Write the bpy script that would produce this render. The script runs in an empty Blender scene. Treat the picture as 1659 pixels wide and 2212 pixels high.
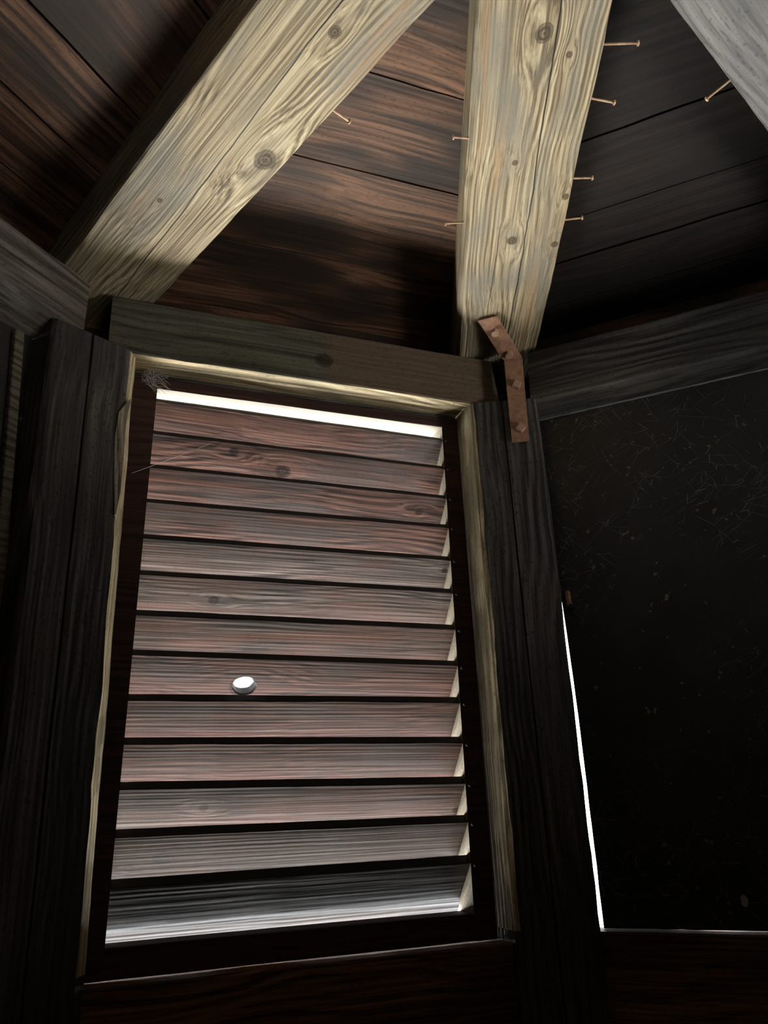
import bpy, bmesh, math, random
import numpy as np
from mathutils import Matrix, Vector, noise

# ------------------------------------------------------------------ camera, world, exposure
scene = bpy.context.scene
col = scene.collection
FW, FH = 1659, 2212
CAM = dict(pos=(-0.4691, -0.4153, -0.060), yaw=0.3696, pitch=0.3587, roll=-0.0416, f=1699.4)
ZOFF = 1.60                                  # the eye height of the fit is -0.06; the floor lies 1.6 m below its zero

C0 = np.array(CAM['pos']) + np.array([0, 0, ZOFF])
_y, _p, _r = CAM['yaw'], CAM['pitch'], CAM['roll']
_fw = np.array([math.sin(_y) * math.cos(_p), math.cos(_y) * math.cos(_p), math.sin(_p)])
_rt = np.cross(_fw, [0, 0, 1]); _rt /= np.linalg.norm(_rt)
_up = np.cross(_rt, _fw)
_rt, _up = _rt * math.cos(_r) + _up * math.sin(_r), -_rt * math.sin(_r) + _up * math.cos(_r)

cam_d = bpy.data.cameras.new('camera')
cam_d.sensor_fit = 'HORIZONTAL'
cam_d.sensor_width = 36.0
cam_d.lens = CAM['f'] / FW * 36.0
cam_d.clip_start = 0.02
cam_o = bpy.data.objects.new('camera', cam_d)
col.objects.link(cam_o)
M = Matrix.Identity(4)
for i in range(3):
    M[i][0], M[i][1], M[i][2], M[i][3] = _rt[i], _up[i], -_fw[i], C0[i]
cam_o.matrix_world = M
scene.camera = cam_o

world = bpy.data.worlds.new('overcast_sky')
scene.world = world
world.use_nodes = True
bg = world.node_tree.nodes['Background']
bg.inputs['Color'].default_value = (0.93, 0.97, 1.0, 1)
bg.inputs['Strength'].default_value = 9.0

scene.view_settings.view_transform = 'Standard'
scene.view_settings.look = 'None'
scene.view_settings.exposure = 0.0
scene.view_settings.gamma = 1.0
scene.view_settings.use_curve_mapping = False
scene.cycles.max_bounces = 4
scene.cycles.diffuse_bounces = 3
scene.cycles.glossy_bounces = 2
scene.cycles.caustics_reflective = False
scene.cycles.caustics_refractive = False

# ------------------------------------------------------------------ dimensions (metres)
A = 0.5 / math.tan(math.pi / 8)              # apothem of the octagon, 1 m between corners
R = 0.5 / math.sin(math.pi / 8)
T22 = math.tan(math.pi / 8)
ZT = 1.0623 + ZOFF                           # top of the wall plates
ZB = 0.9213 + ZOFF                           # bottom of the wall plates, top of the posts
ZR0 = 1.0745 + ZOFF                          # underside of the rafters over the corner
RISE = 0.10                                  # rise of the rafters from corner to centre
RDEP = 0.115                                 # depth of a rafter
SHD = 0.08                                   # shutter face behind the wall plane
D2R = math.pi / 180

def rotk(k): return Matrix.Rotation(k * math.pi / 4, 4, 'Z')

def ray(x, y): return _fw + _rt * (x - FW / 2) / CAM['f'] - _up * (y - FH / 2) / CAM['f']
def isec(x, y, n, c):
    n = np.array(n, float); d = ray(x, y)
    return C0 + d * ((c - n @ C0) / (n @ d))
def radial(az): return np.array([math.cos(az * D2R), math.sin(az * D2R), 0.0])
def tangent(az): return np.array([math.sin(az * D2R), -math.cos(az * D2R), 0.0])
def under(az, x, y, up=0.0):
    e = radial(az); g = RISE / R
    return isec(x, y, [g * e[0], g * e[1], 1], ZR0 + RISE + up)
def wallpt(k, x, y, d=0.0):
    n = np.array(rotk(k) @ Vector((0, 1, 0)))
    p = isec(x, y, n, A + d)
    return np.array(rotk(-k) @ Vector(p))

# added area lights stand in for sunlit surfaces below, shining up between the slats
def add_uplight(k, aim, d, dist, w, h, watts, colour):
    l = bpy.data.lights.new('added_uplight', 'AREA')
    l.shape = 'RECTANGLE'; l.size = w; l.size_y = h
    l.energy = watts; l.color = colour
    o = bpy.data.objects.new('added_uplight', l); col.objects.link(o)
    dv = Vector(d).normalized()
    p = Vector((aim[0], A + aim[1], aim[2] + ZOFF)) + dv * dist
    m = dv.to_track_quat('Z', 'Y').to_matrix().to_4x4(); m.translation = p
    o.matrix_world = rotk(k) @ m
add_uplight(0, (0, .1, .45), (.05, .66, -.75), 2.0, 1.6, 1.0, 380.0, (1.0, .95, .85))
add_uplight(4, (0, .1, .35), (-.50, .80, -.33), 2.2, 1.6, 1.2, 340.0, (1.0, .97, .92))  # added fill for the north beams and posts, through the south shutter
add_uplight(-2, (0, .1, .40), (.55, .78, -.52), 2.0, 1.2, 1.0, 310.0, (1.0, .93, .84))

# ------------------------------------------------------------------ materials
def L(nt, a, b): nt.links.new(a, b)

class NB:
    """small helper to write node graphs as expressions"""
    def __init__(s, mat): s.nt = mat.node_tree; s.N = s.nt.nodes
    def new(s, t, **kw):
        n = s.N.new(t)
        for k, v in kw.items(): setattr(n, k, v)
        return n
    def put(s, sock, v):
        if hasattr(v, 'is_output'): s.nt.links.new(v, sock)
        else: sock.default_value = v
    def math(s, op, a, b=None, c=None, clamp=False):
        n = s.new('ShaderNodeMath', operation=op, use_clamp=clamp)
        s.put(n.inputs[0], a)
        if b is not None: s.put(n.inputs[1], b)
        if c is not None: s.put(n.inputs[2], c)
        return n.outputs[0]
    def vmath(s, op, a, b=None):
        n = s.new('ShaderNodeVectorMath', operation=op)
        s.put(n.inputs[0], a)
        if b is not None: s.put(n.inputs[1], b)
        return n.outputs['Value'] if op in ('LENGTH', 'DISTANCE', 'DOT_PRODUCT') else n.outputs[0]
    def noise(s, v, scale=1, detail=4, rough=.55, dist=0):
        n = s.new('ShaderNodeTexNoise')
        s.put(n.inputs['Vector'], v); n.inputs['Scale'].default_value = scale
        n.inputs['Detail'].default_value = detail; n.inputs['Roughness'].default_value = rough
        n.inputs['Distortion'].default_value = dist
        return n.outputs['Fac']
    def ramp(s, f, stops, interp='LINEAR'):
        n = s.new('ShaderNodeValToRGB'); cr = n.color_ramp; cr.interpolation = interp
        while len(cr.elements) < len(stops): cr.elements.new(.5)
        for e, (p, c) in zip(cr.elements, stops):
            e.position = p; e.color = (*c, 1) if len(c) == 3 else c
        s.put(n.inputs[0], f)
        return n.outputs[0]
    def smooth(s, v, a, b, lo=0.0, hi=1.0):
        n = s.new('ShaderNodeMapRange', interpolation_type='SMOOTHSTEP')
        s.put(n.inputs['Value'], v)
        n.inputs['From Min'].default_value = a; n.inputs['From Max'].default_value = b
        n.inputs['To Min'].default_value = lo; n.inputs['To Max'].default_value = hi
        return n.outputs['Result']
    def mix(s, f, a, b, blend='MIX'):
        n = s.new('ShaderNodeMix', data_type='RGBA', blend_type=blend)
        s.put(n.inputs[0], f)
        for i, v in ((6, a), (7, b)):
            if isinstance(v, tuple) and len(v) == 3: v = (*v, 1)
            s.put(n.inputs[i], v)
        return n.outputs[2]
    def sep(s, v):
        n = s.new('ShaderNodeSeparateXYZ'); s.put(n.inputs[0], v); return n.outputs
    def comb(s, x, y, z):
        n = s.new('ShaderNodeCombineXYZ')
        for i, v in enumerate((x, y, z)): s.put(n.inputs[i], v)
        return n.outputs[0]

def wood(name, dark, mid, light, stain=None, stain_amt=.5, stain_scale=5, rough=.7, spec=.3,
         bump=.6, grain=30, knots=(), cracks=(), patch=None, patch_at=None, stain2=None, seed=0.0, speck=.35):
    """timber whose grain runs along the object's own X axis"""
    m = bpy.data.materials.new(name); m.use_nodes = True
    b = NB(m); bs = b.N['Principled BSDF']
    P = b.new('ShaderNodeTexCoord').outputs['Object']
    rnd = b.new('ShaderNodeObjectInfo').outputs['Random']
    off = b.math('MULTIPLY_ADD', rnd, 43.0, seed)
    Q = b.vmath('ADD', P, b.comb(off, off, off))
    # slow sway of the grain
    sway = b.math('MULTIPLY', b.math('SUBTRACT', b.noise(b.vmath('MULTIPLY', Q, (2.2, 5, 5)), 1, 1), .5), .05)
    push = sway; core = None
    knoise = b.math('SUBTRACT', b.noise(Q, 60, 1), .5) if knots else None
    for (kx, ky, kz, r) in knots:
        d = b.vmath('LENGTH', b.vmath('MULTIPLY', b.vmath('SUBTRACT', P, (kx, ky, kz)), (.42, 1, 1)))
        py = b.math('SUBTRACT', b.sep(P)[1], ky)
        fall = b.smooth(d, r * .4, r * 3.6, 1, 0)
        push = b.math('ADD', push, b.math('MULTIPLY', b.math('MULTIPLY', py, fall), -.85))
        dd = b.vmath('LENGTH', b.vmath('MULTIPLY', b.vmath('SUBTRACT', P, (kx, ky, kz)), (.85, 1, 1)))
        dd = b.math('ADD', dd, b.math('MULTIPLY', knoise, r * .5))
        ring = b.math('MULTIPLY', b.math('SINE', b.math('MULTIPLY', dd, 14 / r)), .18)
        c = b.math('MULTIPLY', b.smooth(dd, r * .85, r * 1.12, 1, 0), b.math('ADD', .8, ring), clamp=True)
        core = c if core is None else b.math('MAXIMUM', core, c)
    Qs = b.vmath('ADD', Q, b.comb(0, push, push))
    g1 = b.noise(b.vmath('MULTIPLY', Qs, (.9, grain, grain)), 1, 2, .65)
    g2 = b.noise(b.vmath('MULTIPLY', Qs, (2.5, grain * 6, grain * 6)), 1, 1, .7)
    sq = b.sep(Qs)
    ph = b.math('MULTIPLY', b.math('ADD', sq[1], b.math('MULTIPLY', sq[2], .8)), grain * 11.0)
    lf = b.noise(b.vmath('MULTIPLY', Qs, (1.1, 9, 9)), 1, 1, .5)
    ph = b.math('MULTIPLY_ADD', lf, 26.0, ph)
    w = b.math('MULTIPLY_ADD', b.math('SINE', ph), .5, .5)
    wa = b.smooth(b.noise(b.vmath('MULTIPLY', Q, (1.5, 12, 12)), 1, 0), .35, .65, .06, .30)
    w = b.math('MULTIPLY_ADD', b.math('SUBTRACT', w, .5), wa, .125)
    g = b.math('MULTIPLY_ADD', g1, .55, w)
    g = b.math('MULTIPLY_ADD', b.math('SUBTRACT', g2, .5), .75, g)
    colr = b.ramp(g, [(.22, dark), (.42, mid), (.68, light)])
    if stain:
        sm = b.smooth(b.noise(b.vmath('MULTIPLY', Qs, (stain_scale * .35, stain_scale, stain_scale)), 1, 2, .7), .42, .66)
        colr = b.mix(b.math('MULTIPLY', sm, stain_amt), colr, stain)
    if stain2:                                 # warm resinous streaks
        s2 = b.smooth(b.noise(b.vmath('MULTIPLY', Qs, (1.6, 26, 26)), 1, 1), .60, .74)
        colr = b.mix(b.math('MULTIPLY', s2, .5), colr, stain2)
    if patch:                                  # a second weathered tone from one place along the timber on
        x = b.sep(P)[0]
        x = b.math('ADD', x, b.math('MULTIPLY', b.math('SUBTRACT', b.noise(Q, 14, 4), .5), .10))
        colr = b.mix(b.smooth(x, patch_at - .03, patch_at + .03), colr, b.mix(.65, colr, patch))
    # dirt specks
    sp = b.smooth(b.noise(b.vmath('MULTIPLY', Q, (.5, 1, 1)), 190, 0, .5), .66, .74)
    colr = b.mix(b.math('MULTIPLY', sp, speck), colr, (dark[0] * .35, dark[1] * .35, dark[2] * .35))
    h = b.noise(b.vmath('MULTIPLY', Q, (3.0, grain * 5, grain * 5)), 1, 0, .6)
    if core is not None:
        colr = b.mix(core, colr, (dark[0] * .42, dark[1] * .38, dark[2] * .36))
    if cracks: wob = b.math('MULTIPLY', b.math('SUBTRACT', b.noise(b.vmath('MULTIPLY', Q, (3.5, .3, .3)), 1, 3, .6), .5), .022)
    for (y0, slope, x0, x1, wd) in cracks:
        s_ = b.sep(P)
        t = b.math('ABSOLUTE', b.math('ADD', b.math('SUBTRACT', b.math('SUBTRACT', s_[1], y0), b.math('MULTIPLY', s_[0], slope)), wob))
        c = b.smooth(t, wd * .35, wd, 1, 0)
        c = b.math('MULTIPLY', c, b.smooth(s_[0], x0, x0 + .06))
        c = b.math('MULTIPLY', c, b.smooth(s_[0], x1 - .06, x1, 1, 0))
        colr = b.mix(b.math('MULTIPLY', c, .92), colr, (.006, .005, .004))
    bp = b.new('ShaderNodeBump'); bp.inputs['Strength'].default_value = bump; bp.inputs['Distance'].default_value = .0022
    b.put(bp.inputs['Height'], h)
    b.put(bs.inputs['Base Color'], colr); b.put(bs.inputs['Normal'], bp.outputs[0])
    bs.inputs['Roughness'].default_value = rough
    bs.inputs['Specular IOR Level'].default_value = spec
    return m

def black_paint():
    m = bpy.data.materials.new('black_paint'); m.use_nodes = True
    b = NB(m); bs = b.N['Principled BSDF']
    P = b.new('ShaderNodeTexCoord').outputs['Object']
    colr = b.ramp(b.noise(P, 7, 2), [(.3, (.010, .010, .010)), (.7, (.022, .022, .022))])
    acc = None
    for ang, sc, th in ((.5, 55, .020), (-.7, 48, .016), (1.25, 42, .015), (-1.2, 60, .015)):
        mp = b.new('ShaderNodeMapping'); b.put(mp.inputs['Vector'], P)
        mp.inputs['Rotation'].default_value = (0, ang, 0); mp.inputs['Location'].default_value = (ang * 3, 0, ang)
        s_ = b.sep(mp.outputs[0])
        v = b.comb(b.math('MULTIPLY', s_[0], sc), b.math('MULTIPLY', s_[2], 11.0), 0)
        vo = b.new('ShaderNodeTexVoronoi', feature='DISTANCE_TO_EDGE', voronoi_dimensions='2D'); b.put(vo.inputs['Vector'], v); vo.inputs['Scale'].default_value = 1
        n = b.noise(v, .9, 0)
        c = b.math('MULTIPLY', b.smooth(vo.outputs['Distance'], 0, th, 1, 0), b.smooth(n, .55, .66))
        acc = c if acc is None else b.math('MAXIMUM', acc, c)
    zone = b.smooth(b.noise(P, 2.4, 1), .30, .55)
    acc = b.math('MULTIPLY', acc, zone)
    chips = b.smooth(b.noise(P, 55, 1), .735, .765)
    colr = b.mix(b.math('MULTIPLY', acc, .9), colr, (.26, .26, .255))
    colr = b.mix(b.math('MULTIPLY', chips, .7), colr, (.20, .17, .10))
    bp = b.new('ShaderNodeBump'); bp.inputs['Strength'].default_value = .35; bp.inputs['Distance'].default_value = .002
    b.put(bp.inputs['Height'], b.noise(P, 45, 1))
    b.put(bs.inputs['Base Color'], colr); b.put(bs.inputs['Normal'], bp.outputs[0])
    bs.inputs['Roughness'].default_value = .42
    return m

def rust(name, c1, c2, rough=.6, metal=.2):
    m = bpy.data.materials.new(name); m.use_nodes = True
    b = NB(m); bs = b.N['Principled BSDF']
    P = b.new('ShaderNodeTexCoord').outputs['Object']
    n = b.noise(P, 70, 5)
    b.put(bs.inputs['Base Color'], b.ramp(n, [(.35, c1), (.65, c2)]))
    bp = b.new('ShaderNodeBump'); bp.inputs['Strength'].default_value = .25; bp.inputs['Distance'].default_value = .001
    b.put(bp.inputs['Height'], n); b.put(bs.inputs['Normal'], bp.outputs[0])
    bs.inputs['Roughness'].default_value = rough; bs.inputs['Metallic'].default_value = metal
    return m

def plain(name, c, rough=.8):
    m = bpy.data.materials.new(name); m.use_nodes = True
    b = NB(m); bs = b.N['Principled BSDF']
    P = b.new('ShaderNodeTexCoord').outputs['Object']
    b.put(bs.inputs['Base Color'], b.ramp(b.noise(P, 12, 4), [(.3, tuple(x * .75 for x in c)), (.7, c)]))
    bs.inputs['Roughness'].default_value = rough
    return m

PALE_D, PALE_M, PALE_L = (.17, .13, .075), (.40, .33, .205), (.60, .52, .35)
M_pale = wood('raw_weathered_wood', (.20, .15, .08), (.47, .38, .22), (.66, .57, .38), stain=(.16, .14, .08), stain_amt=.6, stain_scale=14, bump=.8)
M_post = wood('dark_weathered_post', (.018, .0165, .015), (.062, .058, .054), (.125, .118, .11), stain=(.025, .023, .022), stain_amt=.7, bump=.8, grain=26, speck=.5)
M_cream = wood('cream_wood', (.18, .155, .115), (.22, .193, .148), (.26, .23, .18), bump=.2, speck=.05)  # paler tone for stile inner sides and head rail underside
M_frame = wood('red_brown_stained_frame', (.022, .010, .008), (.045, .019, .015), (.07, .03, .024), bump=.4)
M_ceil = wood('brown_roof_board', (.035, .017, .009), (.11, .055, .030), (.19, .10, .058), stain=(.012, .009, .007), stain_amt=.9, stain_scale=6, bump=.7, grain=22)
M_ceil2 = wood('near_black_roof_board', (.004, .003, .0026), (.009, .0065, .0055), (.018, .012, .0095), stain=(.006, .005, .004), stain_amt=.8, stain_scale=6, bump=.7, grain=22)  # much darker tone of the roof boards, northeast facet only
M_low = wood('brown_wall_plank', (.05, .022, .010), (.18, .085, .038), (.29, .15, .072), stain=(.012, .008, .006), stain_amt=.85, stain_scale=4, bump=.8)
M_deck = plain('black_roofing_felt', (.012, .011, .010))
M_paint = black_paint()
M_strap = rust('brown_painted_steel', (.24, .125, .072), (.38, .215, .135), .5, .1)
M_bolt = rust('brown_painted_bolt', (.34, .20, .13), (.46, .30, .21), .5, .1)
M_nail = rust('rusty_nail_steel', (.42, .25, .14), (.62, .45, .30), .45, .3)
M_blacknail = rust('blackened_nail', (.008, .007, .006), (.02, .016, .012), .7, .1)
M_web = plain('cobweb_silk', (.55, .55, .52))
M_chip = plain('pale_paint_chip', (.42, .36, .30))
M_floor = wood('grey_floor_plank', (.04, .035, .03), (.09, .08, .07), (.14, .125, .11), grain=24)

# ------------------------------------------------------------------ mesh helpers
def link(name, me, mats, parent=None, mw=None, **props):
    o = bpy.data.objects.new(name, me); col.objects.link(o)
    if me is not None:
        for m in (mats if isinstance(mats, (list, tuple)) else [mats]):
            if m and m.name not in [x.name for x in me.materials if x]: me.materials.append(m)
    if parent is not None:
        o.parent = parent
    if mw is not None:
        if parent is not None:
            o.matrix_local = PARW[parent.name].inverted() @ mw
        else:
            o.matrix_world = mw
    PARW[o.name] = mw.copy() if mw is not None else (PARW[parent.name].copy() if parent is not None else Matrix.Identity(4))
    for k, v in props.items(): o[k] = v
    return o
PARW = {}

def thing(name, label, cat, mw, group=None):
    o = link(name, None, None, None, mw)
    o['label'] = label; o['category'] = cat
    if group: o['group'] = group
    return o

def axes(o, x, y, z):
    m = Matrix.Identity(4)
    for i in range(3): m[i][0], m[i][1], m[i][2], m[i][3] = x[i], y[i], z[i], o[i]
    return m

def prism(L0, L1, poly, nseg=24, amp=.0, seed=0, amps=None, sidemat=None, freq=5.0, shear=None, cuts=None, mat_from=None):
    """poly: (y, z) outline, anticlockwise seen from +X; extruded from x=L0 to x=L1, edges worn by noise.
    cuts(x_is_start, y, z) -> x shift of an end vertex."""
    n = len(poly); vs = []; fs = []; mi = []
    for i in range(nseg + 1):
        t = i / nseg; x = L0 + (L1 - L0) * t
        for j, (y, z) in enumerate(poly):
            a_ = amps[j] if amps else amp
            q = Vector((x * freq + seed * 7.3, j * 11.7 + seed, seed * 3.1))
            dy = a_ * (noise.noise(q) + .5 * noise.noise(q * 4.1)); dz = a_ * (noise.noise(q + Vector((0, 50, 0))) + .5 * noise.noise(q * 3.7))
            sy, sz = shear(t) if shear else (0, 0)
            xx = x
            if cuts and i in (0, nseg): xx += cuts(i == 0, y, z)
            vs.append((xx, y + dy + sy, z + dz + sz))
    for i in range(nseg):
        for j in range(n):
            k = (j + 1) % n
            fs.append((i * n + j, i * n + k, (i + 1) * n + k, (i + 1) * n + j)); mi.append(sidemat[j] if sidemat and (mat_from is None or vs[i * n][0] > mat_from) else 0)
    fs.append(tuple(reversed(range(n)))); mi.append(0)
    fs.append(tuple(nseg * n + j for j in range(n))); mi.append(0)
    me = bpy.data.meshes.new('timber'); me.from_pydata(vs, [], fs)
    me.polygons.foreach_set('material_index', mi)
    bm = bmesh.new(); bm.from_mesh(me); bmesh.ops.recalc_face_normals(bm, faces=bm.faces); bm.to_mesh(me); bm.free()
    me.update()
    return me

def rect(y0, y1, z0, z1, c=0.003):
    return [(y0 + c, z0), (y1 - c, z0), (y1, z0 + c), (y1, z1 - c), (y1 - c, z1), (y0 + c, z1), (y0, z1 - c), (y0, z0 + c)]

def extr(poly, z0, z1, bevel=0):
    """flat outline (x, y) extruded in z"""
    bm = bmesh.new()
    lo = [bm.verts.new((x, y, z0)) for x, y in poly]; hi = [bm.verts.new((x, y, z1)) for x, y in poly]
    bm.faces.new(list(reversed(lo))); bm.faces.new(hi); n = len(poly)
    for i in range(n): bm.faces.new((lo[i], lo[(i + 1) % n], hi[(i + 1) % n], hi[i]))
    if bevel: bmesh.ops.bevel(bm, geom=list(bm.edges), offset=bevel, segments=1, affect='EDGES')
    bmesh.ops.recalc_face_normals(bm, faces=bm.faces)
    me = bpy.data.meshes.new('piece'); bm.to_mesh(me); bm.free()
    return me

def W4(k): return rotk(k)
# wall-local frame for timbers along a wall: X along the wall, Y outwards, Z up, origin at the middle of the wall plane
def wallm(k, z=0.0, d=0.0): return rotk(k) @ Matrix.Translation((0, A + d, z))

# ------------------------------------------------------------------ the setting: floor, ceiling, walls
SIDES = {0: 'north', -1: 'northeast', 1: 'northwest', -2: 'east', -3: 'southeast', 4: 'south', 3: 'southwest', 2: 'west'}
def octagon(ap): return [(ap / math.cos(math.pi / 8) * math.cos((22.5 + 45 * i) * D2R), ap / math.cos(math.pi / 8) * math.sin((22.5 + 45 * i) * D2R)) for i in range(8)]

fl = link('floor', extr(octagon(A + .12), -.06, -.02), M_floor, kind='structure', label='dark plank floor of the turret')
for i in range(18):
    y0 = -A - .05 + i * .14; y1 = y0 + .135
    ym = max(abs(y0), abs(y1)); half = min(A + .05, (A + .05) * (1 + T22) - (ym)) if ym > (A * T22) else A + .05
    half = max(.45, min(A + .05, (A + .05) * math.sqrt(2) - ym))
    link('floor_plank', extr([(-half, y0), (half, y0), (half, y1), (-half, y1)], -.02, 0), M_floor, fl)

ceil = link('ceiling', extr(octagon(A + .34), 0.0, .03), M_deck, kind='structure', mw=Matrix.Translation((0, 0, ZR0 + RISE + RDEP + .035)), label='boarded underside of the turret roof')
CE = ZR0 + RDEP
def ceil_z(y): return CE + RISE * (1 - y / A)
YL = {0: [.20, .40, .61, .832, 1.107, 1.40], -1: [.22, .45, .73, .93, 1.065, 1.22, 1.40], 1: [.22, .45, .68, .915, 1.075, 1.22, 1.40]}
rng = random.Random(4)
for k in range(-3, 5):
    ys = YL.get(k, [.22, .42, .65, .86, 1.08, 1.40])
    for i in range(len(ys) - 1):
        y0, y1 = ys[i] + .003, ys[i + 1] - .003
        x0, x1 = y0 * T22 - .004, y1 * T22 - .004
        dz0, dz1 = rng.uniform(0, .006), rng.uniform(0, .006)
        bm = bmesh.new(); nx = 10; rows = []
        for (y, xh, dz) in ((y0, x0, dz0), (y1, x1, dz1)):
            for top in (0, 1):
                rows.append([bm.verts.new((-xh + 2 * xh * j / nx, y + .0022 * noise.noise(Vector((j * .9, y * 31, k * 5.0))), ceil_z(y) + dz + .02 * top)) for j in range(nx + 1)])
        a0, a1, b0, b1 = rows
        for j in range(nx):
            for r0, r1 in ((a0, b0), (b1, a1), (a1, a0), (b0, b1)):
                bm.faces.new((r0[j], r0[j + 1], r1[j + 1], r1[j]))
        bm.faces.new((a0[0], b0[0], b1[0], a1[0])); bm.faces.new((a0[-1], a1[-1], b1[-1], b0[-1]))
        bmesh.ops.recalc_face_normals(bm, faces=bm.faces)
        me = bpy.data.meshes.new('roof_board'); bm.to_mesh(me); bm.free()
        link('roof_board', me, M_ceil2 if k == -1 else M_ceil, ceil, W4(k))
    # fascia that closes the eaves
    link('eave_board', extr([(-.575, A + .1405), (.575, A + .1405), (.59, A + .17), (-.59, A + .17)], ZB - .03, CE + .06), M_ceil, ceil, W4(k))

SILL = -.3345 + ZOFF
for k in range(-3, 5):
    open_ = k in (0, -2, 4); panel = k in (-1, 1)
    top = (SILL if open_ else (-.3195 + ZOFF) if panel else ZB) - .004
    XA, XB = (.440, .419) if k == 0 else (.425, .404) if k == -1 else (.404, .404)
    wl = link('wall_' + SIDES[k], extr([(-XA, A + .075), (XB, A + .075), (XB, A + .115), (-XA, A + .115)], -.02, top), M_low, mw=W4(k), kind='structure')
    zs = [top + .004]
    r2 = random.Random(k + 20)
    while zs[-1] > .02: zs.append(max(0, zs[-1] - r2.uniform(.15, .19)))
    for i in range(len(zs) - 1):
        z1, z0 = zs[i], zs[i + 1] + .004
        if z1 - z0 < .02: continue
        dd = r2.uniform(0, .006)
        link('wall_plank', prism(-XA, XB, rect(.016 + dd, .073, z0, z1, .003), 18, .0016, seed=k * 9 + i), M_low, wl, wallm(k))

# ------------------------------------------------------------------ posts at the corners
POSTW = {67: (.0925, .110), 112: (.0685, .138)}    # width of post along the wall to its left, right ... seen from inside
c22, s22 = math.cos(math.pi / 8), math.sin(math.pi / 8)
POSTLBL = {67: 'dark timber corner post between the louvred shutter and the black panel',
           112: 'dark weathered corner post left of the louvred shutter with splintered edge',
           22: 'dark timber corner post right of the black panel', 157: 'dark timber corner post at far left beyond the left beam',
           -22: 'dark timber corner post behind the camera on the east side', -67: 'dark timber corner post behind the camera at south-east',
           -112: 'dark timber corner post behind the camera at south-west', -157: 'dark timber corner post behind the camera on the west side'}
posts = {}
for i in range(8):
    az = 22.5 + 45 * i
    if az > 180: az -= 360
    key = int(az)
    # looking outwards the wall on the right hand runs along +n
    if key == 67: wl_, wr_ = .0853, .102
    elif key == 112: wl_, wr_ = .130, .0760
    else: wl_, wr_ = .10, .10
    D = .14
    AR = np.array([wr_ * c22, -wr_ * s22]); AL = np.array([-wl_ * c22, -wl_ * s22])
    AR2 = AR + D * np.array([s22, c22]) - (np.array([c22, -s22]) * .040 if key == 67 else 0); AL2 = AL + D * np.array([-s22, c22])
    fr = lambda t: AL + (AR - AL) * t
    tg = .47 if key == 67 else .45
    ch = .007
    g0, g1 = fr(tg - .012), fr(tg + .012); gm = fr(tg) + np.array([0, .012])
    eR = (AR2 - AR) / D; eL = (AL2 - AL) / D; ft = (AR - AL) / np.linalg.norm(AR - AL)
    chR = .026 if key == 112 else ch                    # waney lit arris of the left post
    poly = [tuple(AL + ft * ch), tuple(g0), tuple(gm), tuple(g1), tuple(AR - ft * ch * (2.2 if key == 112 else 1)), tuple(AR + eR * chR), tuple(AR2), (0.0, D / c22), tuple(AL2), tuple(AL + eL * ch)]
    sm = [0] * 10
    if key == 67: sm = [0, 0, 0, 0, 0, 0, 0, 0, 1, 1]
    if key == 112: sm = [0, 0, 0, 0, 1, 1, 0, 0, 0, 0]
    amps = [.004, .0012, .0005, .0012, .004, .003, .001, .001, .001, .003]
    e, n = radial(az), tangent(az)
    mw = axes(e * R, (0, 0, 1), n, e)
    me = prism(0, ZB, poly, 90, seed=i + 2, amps=amps, sidemat=sm, freq=7, mat_from=SILL)
    posts[key] = link('corner_post', me, [M_post, M_pale], mw=mw, label=POSTLBL[key], category='post', group='corner posts of the turret')

# ------------------------------------------------------------------ wall plates (beams) on the posts
KW = dict(bump=.7, grain=24)
def beam(k, x0, x1, label, mats, zb=ZB, ch=.004, seed=0, sidemat=None, cut0=0, cut1=0, drop=0):
    poly = [(ch, zb), (.055, zb - drop), (.14, zb - drop), (.14, ZT), (.004, ZT), (0, ZT - .004), (0, zb + ch)]
    me = prism(x0, x1, poly, 40, seed=seed, amps=[.0022, .0008, .001, .001, .002, .0015, .0022], sidemat=sidemat, freq=6,
               cuts=lambda st, y, z: (cut0 if st else cut1) * (ZT - z) / (ZT - zb))
    return link('wall_plate', me, mats, mw=wallm(k), label=label, category='beam', group='wall plates on the corner posts')
kb = wallpt(0, 700, 778)
M_bW = wood('greenish_grey_beam', (.030, .029, .019), (.075, .075, .052), (.12, .12, .085), stain=(.05, .045, .03), stain_amt=.6,
            patch=(.11, .068, .042), patch_at=.03, knots=[(kb[0], 0, kb[2], .020)], **KW)
M_bR = wood('charcoal_grey_beam', (.025, .023, .020), (.085, .08, .07), (.15, .14, .125), stain=(.035, .032, .028), stain_amt=.7, **KW)
M_bL = wood('grey_brown_beam', (.04, .034, .028), (.115, .10, .085), (.19, .17, .145), stain=(.06, .05, .04), stain_amt=.6, **KW)
beam(0, -.485, .487, 'greenish grey beam over the louvred shutter with a dark knot', [M_bW, M_pale], seed=1, sidemat=[1, 1, 0, 0, 0, 0, 0], cut1=.016)
beam(-1, -.410, .47, 'charcoal grey beam above the black panel', [M_bR], zb=ZB - .012, ch=.008, seed=2, cut0=-.006, drop=.022)
beam(1, -.47, .452, 'grey brown beam at left edge meeting the left post', [M_bL], ch=.014, seed=3, cut1=-.004, drop=.034)
for k, nm in ((-2, 'east'), (-3, 'south-east'), (4, 'south'), (3, 'south-west'), (2, 'west')):
    beam(k, -.47, .47, 'grey beam behind the camera on the ' + nm + ' wall', [M_bR], seed=k + 10)

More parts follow.
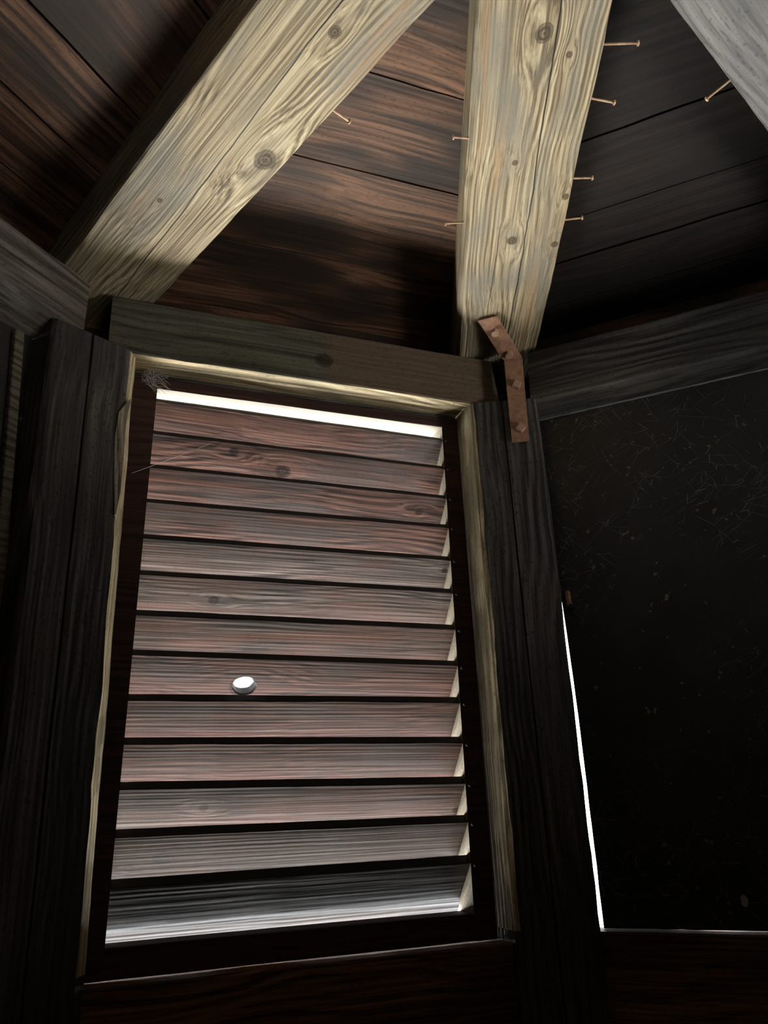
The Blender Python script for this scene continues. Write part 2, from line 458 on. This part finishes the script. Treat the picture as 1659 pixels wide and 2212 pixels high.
# ------------------------------------------------------------------ rafters
def rafm(az):
    e, n = radial(az), tangent(az)
    s = math.hypot(R, RISE)
    X = -e * (R / s) + np.array([0, 0, RISE / s])
    Z = np.cross(X, n)
    return axes(e * R + np.array([0, 0, ZR0]), X, n, Z)
def rloc(az, x, y, up=0): return rafm(az).inverted() @ Vector(under(az, x, y, up))
def kn(az, x, y, r):
    p = rloc(az, x, y); return (p.x, p.y, 0.0, r)
RW = dict(dark=(.115, .088, .048), mid=(.30, .245, .15), light=(.49, .42, .28), stain=(.17, .162, .135), stain_amt=.75, stain_scale=9, bump=.9, speck=.12, stain2=(.30, .18, .09))
M_rafR = wood('pale_yellow_grey_rafter', **RW, grain=52, knots=[kn(67.5, 1177, 72, .015), kn(67.5, 1106, 520, .011), kn(67.5, 1230, 118, .006), kn(67.5, 1112, 352, .006), kn(67.5, 1198, 528, .008), kn(67.5, 1222, 425, .007)],
               cracks=[(.029, -.002, .02, 1.1, .0022), (-.035, .01, .1, .5, .0011), (.012, .0, -.02, .22, .0016)])
M_rafL = wood('pale_grey_rafter_with_knots', **RW, grain=46, knots=[kn(112.5, 572, 347, .021), kn(112.5, 722, 70, .011), kn(112.5, 345, 433, .006)],
               cracks=[(.028, -.038, -.05, 1.1, .0020), (.05, -.01, .1, .5, .0010)])
M_rafO = wood('pale_blue_grey_rafter', (.11, .105, .10), (.22, .215, .205), (.34, .33, .31), stain=(.13, .135, .14), stain_amt=.6, stain_scale=8, bump=1.0)
RLBL = {67: 'pale weathered rafter rising from the strapped corner post', 112: 'pale weathered rafter with a round knot, rising from left post',
        22: 'pale grey rafter crossing the top right corner', 157: 'rafter above the left beam, mostly out of view'}
rafters = {}
for i in range(8):
    az = 22.5 + 45 * i
    if az > 180: az -= 360
    key = int(az)
    lbl = RLBL.get(key, 'pale grey rafter rising from the %s corner post' % {-22: 'east', -67: 'south-east', -112: 'south-west', -157: 'west'}.get(key, ''))
    hw = .110
    cl = .014 if key == 67 else .004
    poly = [(-hw + cl, 0), (hw - .003, 0), (hw, .003), (hw, RDEP), (-hw, RDEP), (-hw, cl)]
    me = prism(-.18, 1.03, poly, 60, seed=i + 30, amps=[.0018, .0025, .0025, .001, .001, .0018], freq=6)
    rafters[key] = link('rafter', me, {67: M_rafR, 112: M_rafL}.get(key, M_rafO), mw=rafm(az), label=lbl, category='rafter', group='rafters meeting over the turret')
hub = link('rafter_hub', extr(octagon(.262), 0, .14, .006), M_rafO, mw=Matrix.Translation((0, 0, ZR0 + RISE - .03)), label='octagonal wooden block where all the rafters meet', category='roof block')

# nails driven into the rafters' sides
def tube(p0, p1, r0, r1=None, n=8, head=None):
    """straight pin from p0 to p1, optional flat head (radius, thickness) at p1"""
    p0, p1 = Vector(p0), Vector(p1); r1 = r0 if r1 is None else r1
    d = (p1 - p0).normalized(); u = d.orthogonal().normalized(); v = d.cross(u)
    prof = [(p0, r0), (p1, r1)]
    if head:
        prof = [(p0, r0), (p1 - d * head[1], r1), (p1 - d * head[1], head[0]), (p1, head[0] * .92)]
    bm = bmesh.new(); rings = []
    for c, r in prof: rings.append([bm.verts.new(c + (u * math.cos(6.2832 * j / n) + v * math.sin(6.2832 * j / n)) * r) for j in range(n)])
    for a_, b_ in zip(rings, rings[1:]):
        for j in range(n): bm.faces.new((a_[j], a_[(j + 1) % n], b_[(j + 1) % n], b_[j]))
    bm.faces.new(list(reversed(rings[0]))); bm.faces.new(rings[-1])
    bmesh.ops.recalc_face_normals(bm, faces=bm.faces)
    me = bpy.data.meshes.new('pin'); bm.to_mesh(me); bm.free(); return me
NAILS = [(67.5, (1318, 95), (1380, 93)), (67.5, (1286, 214), (1328, 222)), (67.5, (1242, 385), (1281, 384)), (67.5, (1218, 475), (1259, 470)),
         (67.5, (1024, 299), (978, 296)), (67.5, (1006, 480), (961, 483)), (112.5, (727, 243), (756, 263)), (22.5, (1574, 176), (1525, 215))]
for az, a_, b_ in NAILS:
    mw = rafm(az).inverted()
    p0 = mw @ Vector(under(az, *a_, up=.012)); p1 = mw @ Vector(under(az, *b_, up=.012))
    p0 = p0 - (p1 - p0).normalized() * .02
    link('nail', tube(p0, p1, .0021, head=(.0052, .0025)), M_nail, rafters[int(az)], rafm(az))

# ------------------------------------------------------------------ louvred shutter
ZL = [.851, .766, .681, .596, .511, .428, .340, .254, .163, .077, -.008, -.095, -.183]
ZRr = [.844, .762, .679, .598, .512, .428, .337, .248, .163, .072, -.016, -.098, -.181]
SW, ST = .114, .024                            # slat width and thickness
ang = math.atan2(.75, .66)
XL0, XL1 = -.368, -.391                        # inner edge of left stile, top and bottom
XR0, XR1 = .366, .359
ZHEAD, ZBOT = .884 + ZOFF, -.281 + ZOFF
def stileL(z): t = (ZHEAD - z) / (ZHEAD - ZBOT); return XL0 + (XL1 - XL0) * t
def stileR(z): t = (ZHEAD - z) / (ZHEAD - ZBOT); return XR0 + (XR1 - XR0) * t
Yv = Vector((0, -math.cos(ang), math.sin(ang)))

M_slat = {}
SL = dict(dark=(.030, .017, .014), mid=(.155, .085, .070), light=(.33, .185, .15), stain=(.12, .105, .102), stain_amt=.75, stain_scale=9, bump=.22, grain=38, rough=.43, spec=.65, stain2=(.27, .125, .085), speck=.15)
M_edge_shade = plain('shade_black_edge', (.010, .009, .008))  # shade painted on the slats' inner edges and the knothole wall
M_slat0 = wood('red_brown_weathered_slat', **SL)
SG = dict(SL); SG.update(dark=(.030, .025, .023), mid=(.16, .13, .12), light=(.36, .305, .285), stain=(.18, .11, .09))
SD = dict(SG); SD.update(dark=(.03, .024, .022), mid=(.11, .09, .083), light=(.26, .21, .19))
M_slat2 = wood('shaded_bottom_slat', (.012, .011, .010), (.05, .043, .038), (.11, .095, .085), stain=(.02, .018, .016), stain_amt=.7, rough=.32, spec=.6, bump=.5)  # shade from the bottom rail put into this slat's darker colour
SC = {4: [(-.008, -.02, -.40, -.10, .0045)], 6: [], 7: [(-.010, 0, -.42, -.27, .005)], 9: [(-.010, 0, -.38, -.25, .005)], 10: [(-.035, .05, -.22, -.05, .0015)], 11: []}
M_slat1 = wood('grey_brown_weathered_slat', **SG)

def slat_frame(i):
    zl, zr = ZL[i] + ZOFF, ZRr[i] + ZOFF
    pL, pR = Vector((-.38, A + SHD, zl)), Vector((.36, A + SHD, zr))
    X = (pR - pL).normalized(); Y = (Yv - X * Yv.dot(X)).normalized(); Z = X.cross(Y)
    O = pL + X * .38
    return axes(O, X, Y, Z)
def slat_hit(i, x, y):
    m = slat_frame(i); n = np.array(m.col[2][:3]); o = np.array(m.col[3][:3])
    return m.inverted() @ Vector(isec(x, y, n, n @ o))
def slat_mesh(x0, x1, seed, hole=None, SW=SW):
    nx = 40
    if hole is None:
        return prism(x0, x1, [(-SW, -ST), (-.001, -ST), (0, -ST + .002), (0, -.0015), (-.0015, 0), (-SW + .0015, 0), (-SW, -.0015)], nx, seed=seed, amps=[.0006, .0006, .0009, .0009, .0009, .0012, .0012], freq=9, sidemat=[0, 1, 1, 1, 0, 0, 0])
    hx, hy, rx, ry = hole
    N = 48; bm = bmesh.new()
    def outer(t):
        c, s = math.cos(t), math.sin(t)
        k = min(((x1 - hx) if c > 0 else (hx - x0)) / max(abs(c), 1e-6), ((0 - hy) if s > 0 else (hy + SW)) / max(abs(s), 1e-6))
        return (hx + c * k, hy + s * k)
    angs = sorted([2 * math.pi * j / N for j in range(N)] + [math.atan2(yy - hy, xx - hx) % (2 * math.pi) for xx in (x0, x1) for yy in (-SW, 0)])
    def inner(t, f): 
        w_ = 1 + .12 * noise.noise(Vector((math.cos(t) * 1.7, math.sin(t) * 1.7, 4.2)))
        return (hx + rx * math.cos(t) * w_ * f, hy + ry * math.sin(t) * w_ * f)
    rings = []
    for fn, z in ((lambda t: outer(t), 0), (lambda t: inner(t, 1.12), 0), (lambda t: inner(t, 1.0), -.003), (lambda t: inner(t, .96), -ST), (lambda t: outer(t), -ST)):
        rings.append([bm.verts.new((*fn(t), z)) for t in angs])
    n = len(angs)
    for a_, b_ in zip(rings, rings[1:] + rings[:1]):
        for j in range(n):
            q = bm.faces.new((a_[j], a_[(j + 1) % n], b_[(j + 1) % n], b_[j]))
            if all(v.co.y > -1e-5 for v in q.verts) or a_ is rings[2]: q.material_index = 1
    bmesh.ops.recalc_face_normals(bm, faces=bm.faces)
    me = bpy.data.meshes.new('slat'); bm.to_mesh(me); bm.free(); return me

SK = {1: [(610, 1018, .016), (505, 975, .010)], 5: [(462, 1297, .010)], 10: [(440, 1745, .009), (985, 1750, .008)], 11: [(352, 1855, .017)], 2: [(905, 1106, .009)], 4: [(960, 1232, .007)], 7: [(524, 1482, .025)]}
def shutter(k, label, group):
    root = thing('louvred_shutter', label, 'shutter', wallm(k), group)
    fm = W4(k)
    def P_(zl, x): return x
    # stiles: outer edge straight, inner edge slightly racked, inner side cream
    for side in (-1, 1):
        xo = -.4345 if side < 0 else .4115
        f = stileL if side < 0 else stileR
        pts = [(xo, -.334 + ZOFF), (xo, .912 + ZOFF), (f(.912 + ZOFF), .912 + ZOFF), (f(-.334 + ZOFF), -.334 + ZOFF)]
        bm = bmesh.new(); y0, y1 = A + SHD, A + SHD + .068
        fr = [bm.verts.new((x, y0, z)) for x, z in pts]; bk = [bm.verts.new((x, y1, z)) for x, z in pts]
        bm.faces.new(fr); bm.faces.new(list(reversed(bk)))
        for j in range(4):
            q = bm.faces.new((fr[j], fr[(j + 1) % 4], bk[(j + 1) % 4], bk[j]))
            if j == 2: q.material_index = 1
        bmesh.ops.recalc_face_normals(bm, faces=bm.faces)
        me = bpy.data.meshes.new('stile'); bm.to_mesh(me); bm.free()
        o = link('stile', me, [M_frame, M_cream], root, fm)
    for nm, z0, z1, mt in (('head_rail', ZHEAD, .912 + ZOFF, 1), ('bottom_rail', -.334 + ZOFF, ZBOT, 0)):
        xa, xb = (stileL(z0), stileR(z0))
        poly = rect(A + SHD + .001, A + SHD + .067, z0, z1, .002)
        me = prism(xa - .0, xb + .0, poly, 20, .0006, seed=3, sidemat=[mt, 0, 0, 0, 0, 0, 0, 0])
        link(nm, me, [M_frame, M_cream], root, fm)
    for i in range(13):
        m = slat_frame(i)
        x0, x1 = stileL(ZL[i] + ZOFF - .04) - .004, stileR(ZRr[i] + ZOFF - .04) + .004
        hole = None
        if i == 7 and k == 0:
            h = slat_hit(7, 527, 1482); hole = (h.x, h.y, .0245, .0215)
        mat = M_slat0 if i in (0, 1, 2, 3, 7, 8, 9) else M_slat2 if i == 12 else M_slat1
        if k == 0 and (i in SK or i in SC):
            kl = []
            for (px, py, r) in SK.get(i, []):
                h = slat_hit(i, px, py); kl.append((h.x, h.y, 0, r))
            mat = wood('worn_slat_%d' % i, **(SL if i in (1, 2, 7, 9) else SD if i == 6 else SG), knots=kl, cracks=SC.get(i, []), seed=i)
        o = link('slat', slat_mesh(x0, x1, i + 1, hole, .143 if i == 12 else SW), [mat, M_edge_shade], root, fm @ m)
        if k == 0: # blackened nail heads on the right stile by each slat end
            p = Vector((stileR(ZRr[i] + ZOFF) + .006, A + SHD - .004, ZRr[i] + ZOFF - .006))
            link('nail', tube(p + Vector((0, .006, 0)), p + Vector((.002, -.006, .001)), .002, head=(.0045, .003)), M_blacknail, root, fm)
    return root
shutter(0, 'louvred shutter of thirteen red brown slats, one with a bright knothole', 'louvred shutters in the window openings')
shutter(-2, 'louvred shutter closing the east window opening', 'louvred shutters in the window openings')
shutter(4, 'unseen louvred shutter added in the south opening for fill light', 'louvred shutters in the window openings')  # out of view, added so that fill light enters from behind

# window stop that closes the joint above the head rail
link('trim_1', prism(-.43, .41, rect(A + .083, A + .135, .913 + ZOFF, ZB - .001, .001), 4), M_post, mw=W4(0), kind='structure')
link('trim_3', prism(-.40, .40, rect(A + .083, A + .135, .913 + ZOFF, ZB - .001, .001), 4), M_post, mw=W4(4), kind='structure')
link('trim_2', prism(-.40, .40, rect(A + .083, A + .135, .913 + ZOFF, ZB - .001, .001), 4), M_post, mw=W4(-2), kind='structure')

# ------------------------------------------------------------------ black panels
def panel(k, label):
    z0, z1 = -.318 + ZOFF, .884 + ZOFF
    xl = -.4115
    def gap(z):
        t = (z - ZOFF)
        if t > .53: return -.002
        u = min(1, (.53 - t) / .55)
        v = .0085 * math.sin(u * 1.9) if t > -.2 else .0075
        return -.002 + v + .002 * u
    bm = bmesh.new(); fr = []; n = 30
    left = [(xl + gap(z0 + (z1 - z0) * j / n) + .0012 * noise.noise(Vector((j * .8, k, 0))), z0 + (z1 - z0) * j / n) for j in range(n + 1)]
    top = [(xl + (.40 - xl) * j / n, z1 + .0018 * noise.noise(Vector((j * .7, 9, k)))) for j in range(1, n + 1)]
    bot = [(.40 - (.40 - xl) * j / n, z0 + .0012 * noise.noise(Vector((j * .9, 5, k)))) for j in range(0, n)]
    pts = left + top + bot
    f1 = [bm.verts.new((x, A + .058, z)) for x, z in pts]; f2 = [bm.verts.new((x, A + .080, z)) for x, z in pts]
    bm.faces.new(f1); bm.faces.new(list(reversed(f2)))
    for j in range(len(pts)):
        q = bm.faces.new((f1[j], f1[(j + 1) % len(pts)], f2[(j + 1) % len(pts)], f2[j])); q.material_index = 0
    bmesh.ops.recalc_face_normals(bm, faces=bm.faces)
    me = bpy.data.meshes.new('panel'); bm.to_mesh(me); bm.free()
    root = thing('shutter_panel', label, 'shutter', wallm(k), 'solid black shutter panels')
    link('board', me, M_paint, root, W4(k))
    return root
pr = panel(-1, 'black painted scratched shutter panel filling the right opening')
pl = panel(1, 'black shutter panel in the left opening beyond the left post')

# pale lath nailed upright on the left-hand panel
bl = [(.318, .878), (.340, .884), (.392, .10), (.366, .10)]
link('batten', extr([(x, z + ZOFF) for x, z in bl], -A - .0585, -A - .046, .002), wood('grey_lath', (.05, .043, .03), (.12, .105, .075), (.2, .18, .13)), pl, W4(1) @ Matrix.Rotation(math.pi / 2, 4, 'X'))

# latch and paint chip on the right-hand panel
def disc(c, rx, rz, th, n=16):
    return [(c[0] + rx * math.cos(6.2832 * j / n), c[2] + rz * math.sin(6.2832 * j / n)) for j in range(n)], c[1], th
lp = wallpt(-1, 1229, 1293, .055)
bm = bmesh.new()
def addbox(bm, x0, x1, y0, y1, z0, z1):
    v = [bm.verts.new((x, y, z)) for x in (x0, x1) for y in (y0, y1) for z in (z0, z1)]
    for f in ((0, 1, 3, 2), (4, 6, 7, 5), (0, 4, 5, 1), (2, 3, 7, 6), (0, 2, 6, 4), (1, 5, 7, 3)): bm.faces.new([v[q] for q in f])
addbox(bm, lp[0] - .006, lp[0] + .004, A + .044, A + .058, lp[2] - .014, lp[2] + .018)
addbox(bm, lp[0] - .004, lp[0] + .008, A + .040, A + .046, lp[2] - .022, lp[2] - .012)
bmesh.ops.recalc_face_normals(bm, faces=bm.faces); bmesh.ops.bevel(bm, geom=list(bm.edges), offset=.0015, segments=1, affect='EDGES')
me = bpy.data.meshes.new('latch'); bm.to_mesh(me); bm.free()
la = link('latch', me, M_strap, pr, W4(-1), label='small rusty latch at panel edge')
link('latch_pin', tube((lp[0] + .004, A + .058, lp[2] - .021), (lp[0] + .006, A + .034, lp[2] - .023), .004, head=(.006, .005)), M_blacknail, la, W4(-1))
cp = wallpt(-1, 1608, 1946, .058)
me = extr([(.007 * math.cos(t * .3927) * (1 + .15 * math.sin(t * 2.1)), .0115 * math.sin(t * .3927)) for t in range(16)], 0, .002)
link('paint_chip', me, M_chip, pr, W4(-1) @ Matrix.Translation((cp[0], A + .058, cp[2])) @ Matrix.Rotation(math.pi / 2, 4, 'X'))

# ------------------------------------------------------------------ bent steel strap tying rafter to post
az = 67.5; e = radial(az); fc = R - .1 * s22 * 1.02 - .004
def pf(x, y): return Vector(isec(x, y, e, fc - .002))
lowL, lowR = pf(1106, 957), pf(1143, 953)
bL, bR = pf(1088, 777), pf(1127, 770)
uL, uR = Vector(under(az, 1032, 690, -.003)), Vector(under(az, 1072, 680, -.003))
n_low = -Vector(e)
n_up = ((uR - uL).cross(bL - uL)).normalized()
if n_up.z > 0: n_up = -n_up
th = .006
n_mid = (n_low + n_up).normalized()
bm = bmesh.new()
rows = []
for l, r, nn in ((uL, uR, n_up), (uL.lerp(bL, .93), uR.lerp(bR, .93), n_up), (bL, bR, n_mid), (bL.lerp(lowL, .05), bR.lerp(lowR, .05), n_low), (lowL, lowR, n_low)):
    rows.append([bm.verts.new(q) for q in (l, r, r + nn * th, l + nn * th)])
for a_, b_ in zip(rows, rows[1:]):
    for j in range(4): bm.faces.new((a_[j], a_[(j + 1) % 4], b_[(j + 1) % 4], b_[j]))
bm.faces.new(list(reversed(rows[0]))); bm.faces.new(rows[-1])
bmesh.ops.recalc_face_normals(bm, faces=bm.faces)
me = bpy.data.meshes.new('strap'); bm.to_mesh(me); bm.free()
st = thing('steel_strap', 'bent brown steel strap bolted from right rafter down to the corner post', 'bracket', Matrix.Translation(tuple(lowL)))
link('strap_plate', me, M_strap, st, Matrix.Identity(4))
def bolt(c, nn, rot, r=.0105, h=.012, sides=4):
    z = nn; x = z.orthogonal().normalized(); y = z.cross(x)
    x, y = x * math.cos(rot) + y * math.sin(rot), -x * math.sin(rot) + y * math.cos(rot)
    mw = axes(c + nn * th, x, y, z)
    me = extr([(r * 1.3 * math.cos(6.2832 * (j + .5) / sides), r * 1.3 * math.sin(6.2832 * (j + .5) / sides)) for j in range(sides)], -.001, h, .0012)
    link('bolt', me, M_bolt, st, mw)
upv = lambda t: uL.lerp(uR, .5).lerp(bL.lerp(bR, .5), t)
lov = lambda t, s: bL.lerp(bR, s).lerp(lowL.lerp(lowR, s), t)
bolt(upv(.30), n_up, .2, sides=6, r=.0085); bolt(upv(.84), n_up, .6, sides=6, r=.0085)
bolt(lov(.35, .55), n_low, .35); bolt(lov(.86, .55), n_low, .1)

# ------------------------------------------------------------------ splinter on the left post, cobweb in the shutter's corner
pm = posts[112]
def wp0(x, y, d=-.004): p = wallpt(0, x, y, d); return Vector(p)
sp = [(282, 862, 3), (262, 890, 13), (254, 940, 14), (252, 1000, 13), (250, 1060, 10), (248, 1112, 2)]
bm = bmesh.new(); rr = []
for x, y, w_ in sp:
    a_, b_ = [Vector(isec(xx, y, radial(112.5), R - .036)) for xx in (x - w_ * .4, x + w_ * 1.1)]
    rr.append([bm.verts.new(q) for q in (a_, b_, b_ + Vector((0, .008, 0)), a_ + Vector((0, .012, 0)))])
for a_, b_ in zip(rr, rr[1:]):
    for j in range(4): bm.faces.new((a_[j], a_[(j + 1) % 4], b_[(j + 1) % 4], b_[j]))
bm.faces.new(rr[0]); bm.faces.new(list(reversed(rr[-1])))
bmesh.ops.recalc_face_normals(bm, faces=bm.faces)
mwp = PARW[pm.name]
bm.transform(mwp.inverted())
me = bpy.data.meshes.new('splinter'); bm.to_mesh(me); bm.free()
link('splinter', me, wood('grey_splinter', (.08, .065, .045), (.24, .205, .15), (.38, .33, .25), bump=.8), pm, mwp, label='loose grey splinter')

rng = random.Random(11)
cu = bpy.data.curves.new('cobweb', 'CURVE'); cu.dimensions = '3D'; cu.bevel_depth = .00035; cu.bevel_resolution = 0
def strand(a_, b_, sag):
    s = cu.splines.new('POLY'); s.points.add(5)
    for j in range(6):
        t = j / 5; p = a_.lerp(b_, t) - Vector((0, 0, sag * 4 * t * (1 - t))) ; s.points[j].co = (*p, 1)
for j in range(46):
    a_ = wp0(315 + rng.uniform(-10, 20), 800 + rng.uniform(-14, 30), .05 + rng.uniform(0, .025))
    b_ = wp0(325 + rng.uniform(-12, 45), 820 + rng.uniform(-30, 34), .05 + rng.uniform(0, .025))
    strand(a_, b_, rng.uniform(0, .006))
strand(wp0(285, 1022, .02), wp0(455, 958, .07), .001)
tmp = bpy.data.objects.new('tmp_web', cu)
me = bpy.data.meshes.new_from_object(tmp); bpy.data.objects.remove(tmp)
link('cobweb', me, M_web, mw=Matrix.Identity(4), label='wispy cobweb in the upper left corner of the louvred shutter', category='cobweb', kind='stuff')
